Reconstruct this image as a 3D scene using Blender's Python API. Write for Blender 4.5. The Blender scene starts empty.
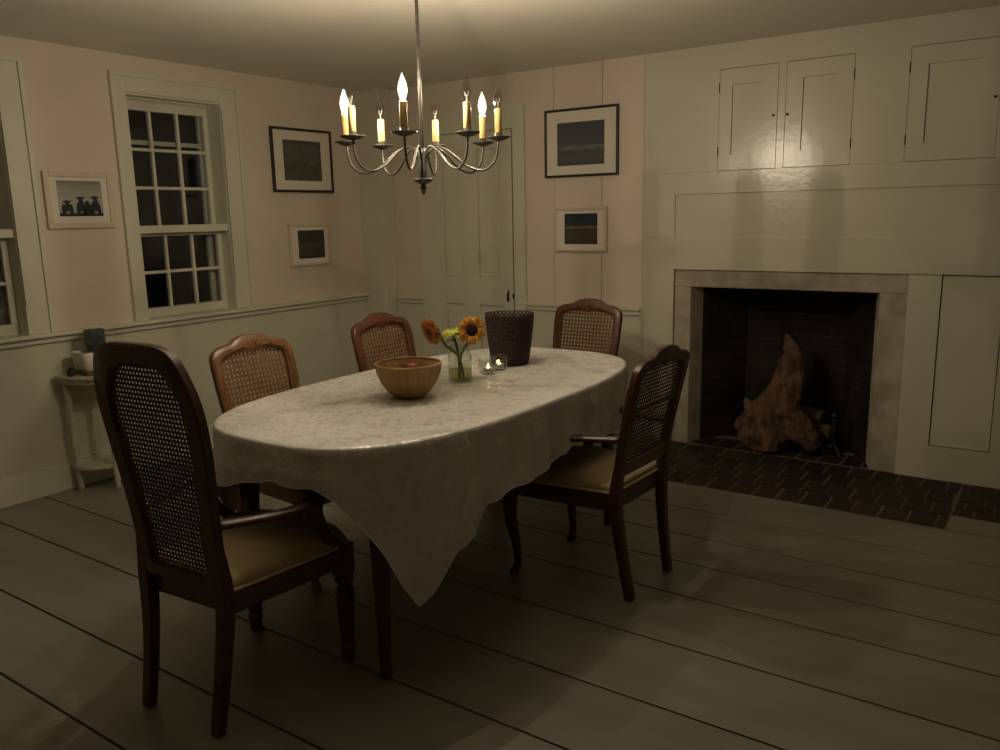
import bpy, bmesh, math, random
from mathutils import Vector, Matrix, noise

rnd = random.Random(7)
SC = bpy.context.scene
COL = SC.collection
PI = math.pi
XL, YB, ZC = -4.316, 4.61, 2.30          # left wall plane, back wall plane, ceiling height
XR, YF = 2.6, -2.6                       # the walls behind the viewer

# ------------------------------------------------------------------ materials
def mat(name, col, rough=.6, var=.0, scale=6., bump=0., bscale=40., col2=None, metal=0., stretch=(1, 1, 1), spec=.5, island=0., sheen=0., coat=0.):
    m = bpy.data.materials.new(name); m.use_nodes = True
    nt = m.node_tree; N = nt.nodes; L = nt.links
    b = N['Principled BSDF']
    b.inputs['Roughness'].default_value = rough
    b.inputs['Metallic'].default_value = metal
    b.inputs['Specular IOR Level'].default_value = spec
    if sheen: b.inputs['Sheen Weight'].default_value = sheen
    if coat:
        b.inputs['Coat Weight'].default_value = coat; b.inputs['Coat Roughness'].default_value = .25
    c = (*col, 1)
    tc = N.new('ShaderNodeTexCoord'); mp = N.new('ShaderNodeMapping')
    mp.inputs['Scale'].default_value = stretch
    L.new(tc.outputs['Object'], mp.inputs['Vector'])
    if var or col2:
        c2 = (*(col2 or [x * (1 - var) for x in col]), 1)
        n = N.new('ShaderNodeTexNoise'); n.inputs['Scale'].default_value = scale; n.inputs['Detail'].default_value = 6
        L.new(mp.outputs[0], n.inputs['Vector'])
        r = N.new('ShaderNodeValToRGB')
        r.color_ramp.elements[0].position = .35; r.color_ramp.elements[1].position = .65
        r.color_ramp.elements[0].color = c2; r.color_ramp.elements[1].color = c
        L.new(n.outputs[0], r.inputs[0]); out = r.outputs[0]
        if island:
            g = N.new('ShaderNodeNewGeometry'); mr = N.new('ShaderNodeMapRange')
            mr.inputs['To Min'].default_value = 1 - island; mr.inputs['To Max'].default_value = 1 + island
            L.new(g.outputs['Random Per Island'], mr.inputs[0])
            mx = N.new('ShaderNodeMix'); mx.data_type = 'RGBA'; mx.blend_type = 'MULTIPLY'; mx.inputs[0].default_value = 1
            L.new(out, mx.inputs[6]); L.new(mr.outputs[0], mx.inputs[7]); out = mx.outputs[2]
        L.new(out, b.inputs['Base Color'])
    else:
        b.inputs['Base Color'].default_value = c
    if bump:
        n2 = N.new('ShaderNodeTexNoise'); n2.inputs['Scale'].default_value = bscale; n2.inputs['Detail'].default_value = 5
        L.new(mp.outputs[0], n2.inputs['Vector'])
        bp = N.new('ShaderNodeBump'); bp.inputs['Strength'].default_value = bump; bp.inputs['Distance'].default_value = .01
        L.new(n2.outputs[0], bp.inputs['Height']); L.new(bp.outputs[0], b.inputs['Normal'])
    return m

def emit(name, col, s):
    m = bpy.data.materials.new(name); m.use_nodes = True
    nt = m.node_tree; nt.nodes.clear()
    e = nt.nodes.new('ShaderNodeEmission'); o = nt.nodes.new('ShaderNodeOutputMaterial')
    e.inputs[0].default_value = (*col, 1); e.inputs[1].default_value = s
    nt.links.new(e.outputs[0], o.inputs[0]); return m

def glass(name, tint=(1, 1, 1), rough=.02, ior=1.45):
    m = bpy.data.materials.new(name); m.use_nodes = True
    nt = m.node_tree; N = nt.nodes; L = nt.links; N.clear()
    o = N.new('ShaderNodeOutputMaterial'); mx = N.new('ShaderNodeMixShader'); 
    t = N.new('ShaderNodeBsdfTransparent'); g = N.new('ShaderNodeBsdfGlossy')
    lw = N.new('ShaderNodeLayerWeight'); lw.inputs[0].default_value = .5; pw = N.new('ShaderNodeMath'); pw.operation = 'POWER'; pw.inputs[1].default_value = 4
    ml = N.new('ShaderNodeMath'); ml.operation = 'MULTIPLY_ADD'; ml.inputs[1].default_value = .85; ml.inputs[2].default_value = ((ior - 1) / (ior + 1)) ** 2
    L.new(lw.outputs['Facing'], pw.inputs[0]); L.new(pw.outputs[0], ml.inputs[0]); t.inputs[0].default_value = (*tint, 1); g.inputs['Roughness'].default_value = rough
    L.new(ml.outputs[0], mx.inputs[0]); L.new(t.outputs[0], mx.inputs[1]); L.new(g.outputs[0], mx.inputs[2]); L.new(mx.outputs[0], o.inputs[0])
    return m

M = {}
M['pink'] = mat('pink_wall_paint', (.68, .585, .48), .62, .06, 3, .05, 60)
M['white'] = mat('off_white_wall_paint', (.62, .60, .48), .22, .05, 3, .09, 35)
M['trim'] = mat('cream_trim_paint', (.64, .625, .50), .38, .06, 5, .04, 60)
M['ceil'] = mat('ceiling_paint', (.80, .765, .66), .8, .05, 2, .05, 30)
M['plank'] = mat('grey_floor_paint', (.215, .205, .17), .40, .18, 5, .10, 26, stretch=(.35, 2.2, 1), island=.10)
M['dark'] = mat('dark_gap', (.012, .01, .008), .9)
M['plaster'] = mat('stained_plaster', (.50, .45, .35), .7, .0, 9, .25, 30, col2=(.33, .29, .22))
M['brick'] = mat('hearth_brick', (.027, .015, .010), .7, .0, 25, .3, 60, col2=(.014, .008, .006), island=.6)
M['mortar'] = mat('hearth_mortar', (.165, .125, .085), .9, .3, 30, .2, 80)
M['wood'] = mat('walnut_wood', (.072, .026, .012), .38, .0, 10, .06, 30, col2=(.042, .015, .007), stretch=(6, 6, 1), coat=.25)
M['lwood'] = mat('honey_walnut_wood', (.20, .094, .032), .38, .0, 10, .06, 30, col2=(.12, .050, .018), stretch=(6, 6, 1), coat=.25)
M['wood2'] = mat('red_walnut_wood', (.125, .044, .021), .38, .0, 10, .06, 30, col2=(.080, .027, .013), stretch=(6, 6, 1), coat=.25)
M['cane'] = mat('dark_cane', (.040, .020, .013), .6, .3, 50)
M['lcane'] = mat('tan_cane', (.19, .095, .04), .55, .25, 40)
M['seat'] = mat('beige_seat_fabric', (.42, .32, .17), .85, .12, 12, .1, 200, sheen=.2)
M['piping'] = mat('beige_piping', (.48, .38, .22), .8)
M['iron'] = mat('pewter_iron', (.095, .086, .072), .45, .25, 20, .05, 60, metal=.6)
M['sleeve'] = mat('yellow_candle_sleeve', (.85, .62, .24), .5, .08, 30)
M['lamp'] = emit('lamp_filament', (1, .835, .61), 9600)
M['flame'] = emit('candle_flame', (1, .62, .22), 35)
def glow_glass(name, col, st):
    m = glass(name, (.93, .93, .93), .02, 1.5); nt = m.node_tree; N = nt.nodes; L = nt.links
    o = [n for n in N if n.type == 'OUTPUT_MATERIAL'][0]; src = o.inputs[0].links[0].from_socket
    e = N.new('ShaderNodeEmission'); e.inputs[0].default_value = (*col, 1); e.inputs[1].default_value = st
    a = N.new('ShaderNodeAddShader'); L.new(src, a.inputs[0]); L.new(e.outputs[0], a.inputs[1]); L.new(a.outputs[0], o.inputs[0])
    return m
M['bulb_on'] = glow_glass('glowing_bulb_glass', (1, .86, .62), 1.6)
M['bulb_off'] = glass('clear_bulb_glass', (.84, .84, .83), .02, 1.5)
M['glass'] = glass('jar_glass', (.93, .95, .92), .03, 1.5)
M['pane'] = glass('window_pane', (.9, .92, .92), .01, 1.5)
M['water'] = glass('cloudy_water', (.74, .70, .48), .05, 1.33)
M['filament'] = mat('bright_filament', (.95, .92, .86), .3, metal=.3)
M['basket'] = mat('dark_wicker', (.036, .014, .015), .5, .3, 60, .1, 120)
M['bowl'] = mat('splint_bowl', (.42, .25, .105), .5, .0, 14, .1, 50, col2=(.29, .155, .06), stretch=(3, 3, .5))
M['rim'] = mat('bowl_rim', (.50, .31, .14), .45, .2, 20)
M['apple'] = mat('red_apple', (.30, .045, .028), .4, .3, 14)
M['petal_o'] = mat('orange_petals', (.66, .25, .04), .6, .0, 40, col2=(.45, .11, .018))
M['petal_y'] = mat('golden_petals', (.74, .38, .045), .6, .0, 40, col2=(.56, .21, .02))
M['petal_g'] = mat('lime_yellow_petals', (.72, .66, .08), .6, .0, 40, col2=(.42, .48, .06))
M['disc'] = mat('dark_flower_disc', (.022, .008, .010), .9, .4, 150, .6, 200)
M['disc_b'] = mat('brown_flower_disc', (.17, .06, .02), .9, .4, 150, .6, 200)
M['leaf'] = mat('green_leaf', (.10, .16, .035), .6, .4, 30)
M['stem'] = mat('green_stem', (.20, .23, .07), .6, .3, 30)
M['wax'] = mat('white_wax', (.8, .74, .6), .5)
M['tin'] = mat('tin_cup', (.6, .58, .55), .35, metal=.8)
M['frame_b'] = mat('dark_frame_wood', (.022, .016, .012), .4, .3, 30)
M['frame_w'] = mat('pale_frame_wood', (.66, .56, .42), .5, .1, 30)
M['mat'] = mat('ivory_mat_board', (.72, .66, .56), .8)
M['ink'] = mat('black_ink', (.010, .010, .011), .6)
M['wpaint'] = mat('chipped_white_paint', (.60, .57, .45), .5, .0, 28, .2, 60, col2=(.46, .42, .31))
M['ceramic'] = mat('white_ceramic', (.66, .63, .54), .4, .05, 10)
M['tray'] = mat('brown_wood_tray', (.16, .075, .03), .5, .3, 20)
M['mug'] = mat('blue_glazed_mug', (.020, .045, .06), .2, .0, 38, .05, 60, col2=(.10, .11, .085))
M['drift'] = mat('driftwood', (.145, .075, .038), .8, .0, 11, .5, 18, col2=(.045, .022, .014), stretch=(2.5, 2.5, .8))
M['log'] = mat('birch_log', (.13, .09, .055), .85, .0, 14, .4, 40, col2=(.055, .035, .022))
M['black_iron'] = mat('black_iron', (.02, .018, .017), .55, .3, 40, .1, 60)

def cloth_material():
    m = bpy.data.materials.new('white_damask'); m.use_nodes = True
    nt = m.node_tree; N = nt.nodes; L = nt.links; b = N['Principled BSDF']
    tc = N.new('ShaderNodeTexCoord')
    n1 = N.new('ShaderNodeTexNoise'); n1.inputs['Scale'].default_value = 13; n1.inputs['Detail'].default_value = 3; n1.inputs['Distortion'].default_value = 1.6
    n2 = N.new('ShaderNodeTexNoise'); n2.inputs['Scale'].default_value = 46; n2.inputs['Detail'].default_value = 2; n2.inputs['Distortion'].default_value = .8
    L.new(tc.outputs['Object'], n1.inputs['Vector']); L.new(tc.outputs['Object'], n2.inputs['Vector'])
    ad = N.new('ShaderNodeMath'); ad.operation = 'ADD'; L.new(n1.outputs[0], ad.inputs[0])
    mu = N.new('ShaderNodeMath'); mu.operation = 'MULTIPLY'; mu.inputs[1].default_value = .8; L.new(n2.outputs[0], mu.inputs[0]); L.new(mu.outputs[0], ad.inputs[1])
    r = N.new('ShaderNodeValToRGB'); r.color_ramp.elements[0].position = .86; r.color_ramp.elements[1].position = .93
    L.new(ad.outputs[0], r.inputs[0])
    mr = N.new('ShaderNodeMapRange'); mr.inputs['To Min'].default_value = .26; mr.inputs['To Max'].default_value = .72; L.new(r.outputs[0], mr.inputs[0])
    L.new(mr.outputs[0], b.inputs['Roughness'])
    mx = N.new('ShaderNodeMix'); mx.data_type = 'RGBA'; mx.inputs[6].default_value = (.635, .615, .58, 1); mx.inputs[7].default_value = (.535, .515, .48, 1)
    L.new(r.outputs[0], mx.inputs[0]); L.new(mx.outputs[2], b.inputs['Base Color'])
    b.inputs['Specular IOR Level'].default_value = 1.0
    n3 = N.new('ShaderNodeTexNoise'); n3.inputs['Scale'].default_value = 7; n3.inputs['Detail'].default_value = 4; L.new(tc.outputs['Object'], n3.inputs['Vector'])
    bp = N.new('ShaderNodeBump'); bp.inputs['Strength'].default_value = .5; bp.inputs['Distance'].default_value = .006; L.new(ad.outputs[0], bp.inputs['Height'])
    bp2 = N.new('ShaderNodeBump'); bp2.inputs['Strength'].default_value = .5; bp2.inputs['Distance'].default_value = .012
    L.new(n3.outputs[0], bp2.inputs['Height']); L.new(bp.outputs[0], bp2.inputs['Normal']); L.new(bp2.outputs[0], b.inputs['Normal'])
    return m
M['cloth'] = cloth_material()
M['hem'] = mat('cloth_hem', (.72, .70, .66), .6)

def art(name, stops, nscale=4., namt=.25, stretch=(1, 1, 1)):
    """a print: bands of colour from the bottom to the top of the sheet, broken up by noise"""
    m = bpy.data.materials.new(name); m.use_nodes = True
    nt = m.node_tree; N = nt.nodes; L = nt.links; b = N['Principled BSDF']; b.inputs['Roughness'].default_value = .35
    tc = N.new('ShaderNodeTexCoord'); sp = N.new('ShaderNodeSeparateXYZ'); L.new(tc.outputs['Generated'], sp.inputs[0])
    mp = N.new('ShaderNodeMapping'); mp.inputs['Scale'].default_value = stretch; L.new(tc.outputs['Generated'], mp.inputs[0])
    n = N.new('ShaderNodeTexNoise'); n.inputs['Scale'].default_value = nscale; n.inputs['Detail'].default_value = 7; L.new(mp.outputs[0], n.inputs[0])
    s = N.new('ShaderNodeMath'); s.operation = 'MULTIPLY_ADD'; s.inputs[1].default_value = namt; L.new(n.outputs[0], s.inputs[0])
    a = N.new('ShaderNodeMath'); a.operation = 'SUBTRACT'; a.inputs[1].default_value = namt * .5; L.new(sp.outputs['Z'], a.inputs[0]); L.new(a.outputs[0], s.inputs[2])
    r = N.new('ShaderNodeValToRGB'); e = r.color_ramp.elements
    e[0].position = stops[0][0]; e[0].color = (*stops[0][1], 1); e[1].position = stops[-1][0]; e[1].color = (*stops[-1][1], 1)
    for p, c in stops[1:-1]:
        x = e.new(p); x.color = (*c, 1)
    L.new(s.outputs[0], r.inputs[0]); L.new(r.outputs[0], b.inputs['Base Color'])
    return m

def brick_material():
    m = bpy.data.materials.new('sooty_firebrick'); m.use_nodes = True
    nt = m.node_tree; N = nt.nodes; L = nt.links; b = N['Principled BSDF']; b.inputs['Roughness'].default_value = .85
    tc = N.new('ShaderNodeTexCoord'); bt = N.new('ShaderNodeTexBrick')
    L.new(tc.outputs['UV'], bt.inputs['Vector'])
    bt.inputs['Color1'].default_value = (.055, .030, .020, 1); bt.inputs['Color2'].default_value = (.030, .019, .015, 1); bt.inputs['Mortar'].default_value = (.075, .055, .04, 1)
    bt.inputs['Scale'].default_value = 1; bt.inputs['Brick Width'].default_value = .2; bt.inputs['Row Height'].default_value = .065; bt.inputs['Mortar Size'].default_value = .006
    n = N.new('ShaderNodeTexNoise'); n.inputs['Scale'].default_value = 3.5; n.inputs['Detail'].default_value = 5; L.new(tc.outputs['Object'], n.inputs[0])
    r = N.new('ShaderNodeValToRGB'); r.color_ramp.elements[0].position = .38; r.color_ramp.elements[0].color = (.03, .028, .025, 1); r.color_ramp.elements[1].position = .74; r.color_ramp.elements[1].color = (.62, .58, .54, 1)
    L.new(n.outputs[0], r.inputs[0])
    mx = N.new('ShaderNodeMix'); mx.data_type = 'RGBA'; mx.blend_type = 'MULTIPLY'; mx.inputs[0].default_value = 1
    L.new(bt.outputs['Color'], mx.inputs[6]); L.new(r.outputs[0], mx.inputs[7]); L.new(mx.outputs[2], b.inputs['Base Color'])
    bp = N.new('ShaderNodeBump'); bp.inputs['Strength'].default_value = .8; bp.inputs['Distance'].default_value = .01; bp.invert = True
    L.new(bt.outputs['Fac'], bp.inputs['Height']); L.new(bp.outputs[0], b.inputs['Normal'])
    return m
M['firebrick'] = brick_material()

# ------------------------------------------------------------------ mesh building
class MB:
    """collects shapes, then links them as ONE mesh object"""
    def __init__(s): s.v = []; s.f = []; s.mi = []; s.sm = []; s.uv = {}
    def add(s, vs, fs, mi=0, smooth=False):
        o = len(s.v); s.v += [tuple(v) for v in vs]
        for f in fs: s.f.append([i + o for i in f]); s.mi.append(mi); s.sm.append(smooth)
        return o
    def box(s, x0, x1, y0, y1, z0, z1, mi=0, R=None):
        vs = [Vector((x, y, z)) for z in (z0, z1) for y in (y0, y1) for x in (x0, x1)]
        if R: vs = [R @ v for v in vs]
        s.add(vs, [(0, 2, 3, 1), (4, 5, 7, 6), (0, 1, 5, 4), (2, 6, 7, 3), (0, 4, 6, 2), (1, 3, 7, 5)], mi); return s
    def lathe(s, prof, c=(0, 0, 0), n=24, mi=0, ax=None, close=True, wob=None):
        """prof: (radius, height) pairs about the z axis through c (ax: a matrix that turns it)"""
        vs = []; c = Vector(c)
        for r, z in prof:
            for k in range(n):
                a = 2 * PI * k / n; rr = r * (wob(a, z) if wob else 1)
                p = Vector((rr * math.cos(a), rr * math.sin(a), z)); vs.append(c + (ax @ p if ax else p))
        fs = [(i * n + k, i * n + (k + 1) % n, (i + 1) * n + (k + 1) % n, (i + 1) * n + k) for i in range(len(prof) - 1) for k in range(n)]
        if close:
            fs.append(tuple(reversed(range(n)))); fs.append(tuple(range((len(prof) - 1) * n, len(prof) * n)))
        s.add(vs, fs, mi, True); return s
    def tube(s, pts, rad, n=10, mi=0, sq=None, smooth=True, closed=False, up=(0, 0, 1)):
        """a swept tube; rad a number or one per point; sq=(a,b): elliptical / square scale"""
        P = [Vector(p) for p in pts]; m = len(P); rad = rad if hasattr(rad, '__len__') else [rad] * m
        vs = []; side = None
        for i in range(m):
            a = P[i - 1] if (i or closed) else P[0]; b = P[(i + 1) % m] if (i < m - 1 or closed) else P[-1]
            t = (b - a).normalized()
            if side is None:
                u = Vector(up)
                if abs(t.dot(u)) > .95: u = Vector((0, 1, 0)) if abs(t.y) < .9 else Vector((1, 0, 0))
                side = t.cross(u).normalized()
            side = (side - t * side.dot(t)).normalized(); w = t.cross(side)
            for k in range(n):
                ang = 2 * PI * (k + (.5 if n == 4 else 0)) / n; ca, sa = math.cos(ang), math.sin(ang)
                if sq: ca *= sq[0]; sa *= sq[1]
                vs.append(P[i] + (side * ca + w * sa) * rad[i])
        q = m if closed else m - 1
        fs = [(i * n + k, i * n + (k + 1) % n, ((i + 1) % m) * n + (k + 1) % n, ((i + 1) % m) * n + k) for i in range(q) for k in range(n)]
        if not closed:
            fs.append(tuple(reversed(range(n)))); fs.append(tuple(range((m - 1) * n, m * n)))
        s.add(vs, fs, mi, smooth); return s
    def prism(s, poly, z0, z1, mi=0, smooth=False):
        n = len(poly)
        vs = [(x, y, z0) for x, y in poly] + [(x, y, z1) for x, y in poly]
        s.add(vs, [tuple(reversed(range(n))), tuple(range(n, 2 * n))] + [(k, (k + 1) % n, n + (k + 1) % n, n + k) for k in range(n)], mi, smooth); return s
    def ball(s, c, r, n=14, m=9, mi=0, sc=(1, 1, 1), R=None):
        c = Vector(c); vs = []
        for i in range(m + 1):
            th = PI * i / m; th = min(max(th, 1e-3), PI - 1e-3)
            for k in range(n):
                a = 2 * PI * k / n
                p = Vector((r * sc[0] * math.sin(th) * math.cos(a), r * sc[1] * math.sin(th) * math.sin(a), -r * sc[2] * math.cos(th)))
                vs.append(c + (R @ p if R else p))
        s.add(vs, [(i * n + k, i * n + (k + 1) % n, (i + 1) * n + (k + 1) % n, (i + 1) * n + k) for i in range(m) for k in range(n)], mi, True); return s
    def build(s, name, mats, parent=None, loc=None, rz=0, bevel=0, seg=2):
        me = bpy.data.meshes.new(name); me.from_pydata(s.v, [], s.f)
        for m in (mats if isinstance(mats, (list, tuple)) else [mats]): me.materials.append(m)
        me.polygons.foreach_set('material_index', s.mi); me.polygons.foreach_set('use_smooth', s.sm)
        if s.uv:
            l = me.uv_layers.new(name='UVMap')
            for pi, uvs in s.uv.items():
                for li, q in zip(me.polygons[pi].loop_indices, uvs): l.data[li].uv = q
        bm = bmesh.new(); bm.from_mesh(me); bmesh.ops.recalc_face_normals(bm, faces=bm.faces); bm.to_mesh(me); bm.free()
        me.update()
        o = bpy.data.objects.new(name, me); COL.objects.link(o)
        if parent: o.parent = parent
        if loc: o.location = loc
        o.rotation_euler.z = rz
        if bevel:
            b = o.modifiers.new('bevel', 'BEVEL'); b.width = bevel; b.segments = seg; b.limit_method = 'ANGLE'; b.angle_limit = math.radians(40)
        return o

def tag(o, label=None, cat=None, group=None, kind=None):
    if label: o['label'] = label
    if cat: o['category'] = cat
    if group: o['group'] = group
    if kind: o['kind'] = kind
    return o
def thing(name, label, cat, loc=(0, 0, 0), rz=0, group=None):
    o = bpy.data.objects.new(name, None); COL.objects.link(o); o.location = loc; o.rotation_euler.z = rz
    o.empty_display_size = .05
    return tag(o, label, cat, group)
def struct(name, mb, m, parent=None, bevel=0):
    o = mb.build(name, m, parent, bevel=bevel)
    o['kind'] = 'structure'
    return o
def copy_tree(o, parent=None):
    c = o.copy(); COL.objects.link(c); c.parent = parent
    for ch in list(o.children): copy_tree(ch, c)
    return c
def bez(pts, n=8):
    """Catmull-Rom through the points"""
    P = [Vector(p) for p in pts]; out = []
    for i in range(len(P) - 1):
        a = P[max(i - 1, 0)]; b = P[i]; c = P[i + 1]; d = P[min(i + 2, len(P) - 1)]
        for k in range(n):
            t = k / n
            out.append(.5 * ((2 * b) + (c - a) * t + (2 * a - 5 * b + 4 * c - d) * t * t + (3 * b - a - 3 * c + d) * t ** 3))
    out.append(P[-1]); return out
def lerp_list(vals, n):
    m = len(vals); out = []
    for i in range(n):
        t = i / (n - 1) * (m - 1); k = min(int(t), m - 2); out.append(vals[k] + (vals[k + 1] - vals[k]) * (t - k))
    return out

# ------------------------------------------------------------------ the room
f = MB(); f.box(XL - .1, XR + .1, YF - .1, YB + .05, -.12, -.022, 1)
gaps = [YF - .1, -2.3, -1.95, -1.62, -1.28, -.95, -.62, -.30, .03, .36, .70, 1.032, 1.325, 1.682, 1.99, 2.335, 2.685, 2.965, 3.243, 3.56, 3.90, 4.25, YB + .05]
for i in range(len(gaps) - 1):
    xs = [XL - .1, XR + .1]
    for j in range(len(xs) - 1):
        f.box(xs[j] + .001, xs[j + 1] - .001, gaps[i] + .0042, gaps[i + 1] - .0042, -.03, 0)
struct('floor', f, [M['plank'], M['dark']], bevel=.0015)
struct('ceiling', MB().box(XL - .1, XR + .1, YF - .1, YB + .1, ZC, ZC + .1), M['ceil'])

WIN = {'window_1': (1.41, 2.02), 'window_2': (2.69, 3.30)}
WZ0, WZ1, RAILZ = .85, 2.105, .795
w = MB()
ys = [YF - .1, 1.41, 2.02, 2.69, 3.30, YB + .1]
for i in range(5):
    y0, y1 = ys[i], ys[i + 1]
    w.box(XL - .18, XL, y0, y1, 0, RAILZ, 1)
    if i in (1, 3):
        w.box(XL - .18, XL, y0, y1, RAILZ, WZ0, 1); w.box(XL - .18, XL, y0, y1, WZ1, ZC, 0)
    else: w.box(XL - .18, XL, y0, y1, RAILZ, ZC, 0)
struct('wall_left', w, [M['pink'], M['white']])
struct('wall_front', MB().box(XL - .1, XR + .1, YF - .1, YF, 0, ZC), M['pink'])
struct('wall_right', MB().box(XR, XR + .1, YF, YB + .1, 0, ZC), M['pink'])
b = MB(); b.box(XL, XL + .018, YF, 4.48, 0, .135); b.box(XL, XL + .012, YF, 4.48, .135, .147)
struct('baseboard_left', b, M['trim'], bevel=.003)
r = MB(); r.box(XL, XL + .05, YF, 4.48, .832, .853); r.box(XL, XL + .022, YF, 4.48, .80, .832)
r.box(XL, XL + .03, YF, 4.48, .822, .833)
struct('trim_1', r, M['trim'], bevel=.004)

# back wall: pink boards, white panelling round the chimney
def Bx(mb, x0, x1, z0, z1, mi=0, y=0., d=.03): mb.box(x0, x1, YB + y, YB + y + d, z0, z1, mi)
w = MB()
PX = -2.12
g = .0018
Bx(w, XL, -3.665, .80, ZC, 0); Bx(w, -3.665, -3.045, 1.955, ZC, 0)
for x0, x1, t in ((-3.045, -2.738, 0), (-2.738, -2.395, 0), (-2.395, PX, 0)): Bx(w, x0 + g, x1 - g, .80, ZC, 0)
Bx(w, XL, -3.665, 0, .80, 1); Bx(w, -3.045, PX, 0, .80, 1)
# panelling
Bx(w, PX, -1.912, 0, 1.063, 1, -.004, .034); Bx(w, -.644, -.494, 0, 1.06, 1); Bx(w, -.494, -.220, 0, .180, 1); Bx(w, -.220, XR, 0, 1.06, 1)
Bx(w, PX, XR, 1.063, 1.250, 1, -.004, .034)
Bx(w, PX, -1.913, 1.250, 1.497, 1, -.004, .034); Bx(w, .75, XR, 1.250, 1.497, 1, -.004, .034)
Bx(w, PX, XR, 1.497, 1.6196, 1, -.003, .034)
for x0, x1 in ((PX, -1.664), (-1.342, -1.3005), (-.962, -.707), (-.317, XR)): Bx(w, x0, x1, 1.620, 2.166, 1, -.003, .033)
Bx(w, PX, XR, 2.166, ZC, 1, -.003, .033)
w.tube([(PX + .004, YB - .002, 0), (PX + .004, YB - .002, ZC)], .007, 8, 1)
# dark backing behind the joints (leaves the fireplace and doorway open)
for x0, x1, z0, z1 in ((XL, -3.665, 0, ZC), (-3.045, -1.912, 0, ZC), (-3.665, -3.045, 1.955, ZC), (-1.912, -.644, 1.062, ZC), (-.644, XR, 0, ZC)): Bx(w, x0, x1, z0, z1, 2, .031, .05)
wb = struct('wall_back', w, [M['pink'], M['white'], M['dark']], bevel=.0012)
p = MB(); Bx(p, -1.913, .75, 1.250, 1.497, 0, .008, .02); struct('overmantel_panel', p, M['white'], wb)
p = MB(); Bx(p, -.491, -.223, .183, 1.057, 0, .010, .018)
for x0, x1, z0, z1 in ((-.4905, -.2235, .1835, .194), (-.234, -.2235, .194, 1.0565)): Bx(p, x0, x1, z0, z1, 0, .002, .012)
struct('wainscot_panel', p, M['white'], wb, bevel=.002)

def rail(name, x0, x1):
    r = MB(); r.box(x0, x1, YB - .034, YB, .806, .822); r.box(x0, x1, YB - .016, YB, .775, .806); r.box(x0, x1, YB - .022, YB, .797, .808)
    struct(name, r, M['trim'], bevel=.003)
rail('trim_2', -4.10, -3.835); rail('trim_3', -2.955, PX)
struct('trim_4', MB().box(XL, -4.105, 4.48, YB, 0, ZC), M['white'], bevel=.004)       # boxed corner post

# the door in the back wall
c = MB()
c.box(-3.835, -3.665, YB - .018, YB, 0, 2.09); c.box(-3.045, -2.955, YB - .018, YB, 0, 2.09); c.box(-3.665, -3.045, YB - .018, YB, 1.955, 2.09)
c.box(-2.968, -2.950, YB - .028, YB, 0, 2.10); c.box(-3.0530, -3.0450, YB - .012, YB + .02, 0, 1.953, 1)
c.box(-3.845, -3.825, YB - .028, YB, 0, 2.10); c.box(-3.825, -2.968, YB - .028, YB, 2.08, 2.10)
dr = struct('door_1', c, [M['trim'], M['dark']], bevel=.003)
d = MB(); dx0, dx1, dz1 = -3.662, -3.053, 1.951
cols = ((dx0, -3.632), (-3.458, -3.333), (-3.146, dx1))
for x0, x1 in cols: d.box(x0, x1, YB - .018, YB + .03, .008, dz1)
for x0, x1 in ((-3.632, -3.458), (-3.333, -3.146)):
    for z0, z1 in ((.008, .22), (.79, .985), (1.84, dz1)): d.box(x0, x1, YB - .018, YB + .03, z0, z1)
leaf = struct('door_leaf', d, M['trim'], dr)
for x0, x1 in ((-3.632, -3.458), (-3.333, -3.146)):
    for z0, z1 in ((.22, .79), (.985, 1.84)):
        q = MB(); q.box(x0 + .001, x1 - .001, YB - .004, YB + .02, z0 + .001, z1 - .001)
        q.box(x0 + .03, x1 - .03, YB - .009, YB + .002, z0 + .03, z1 - .03)
        q.build('door_panel', M['trim'], leaf, bevel=.004)['kind'] = 'structure'
q = MB(); q.box(-3.095, -3.087, YB - .022, YB - .017, .825, .900)
q.tube(bez([(-3.09, YB - .02, .885), (-3.089, YB - .040, .875), (-3.088, YB - .042, .855), (-3.092, YB - .03, .825), (-3.09, YB - .02, .828)], 5), .004, 8)
q.box(-3.096, -3.084, YB - .028, YB - .006, .889, .893)
tag(q.build('door_latch', M['black_iron'], dr), 'black iron thumb latch', kind='structure')
q = MB(); q.box(-3.055, -3.043, YB - .028, YB - .016, .848, .876)
tag(q.build('latch_keeper', M['black_iron'], dr), kind='structure')
q = MB(); q.box(-3.665, -3.045, YB + .045, YB + .055, 0, 1.955)
tag(q.build('door_back', M['dark'], dr), kind='structure')

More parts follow.
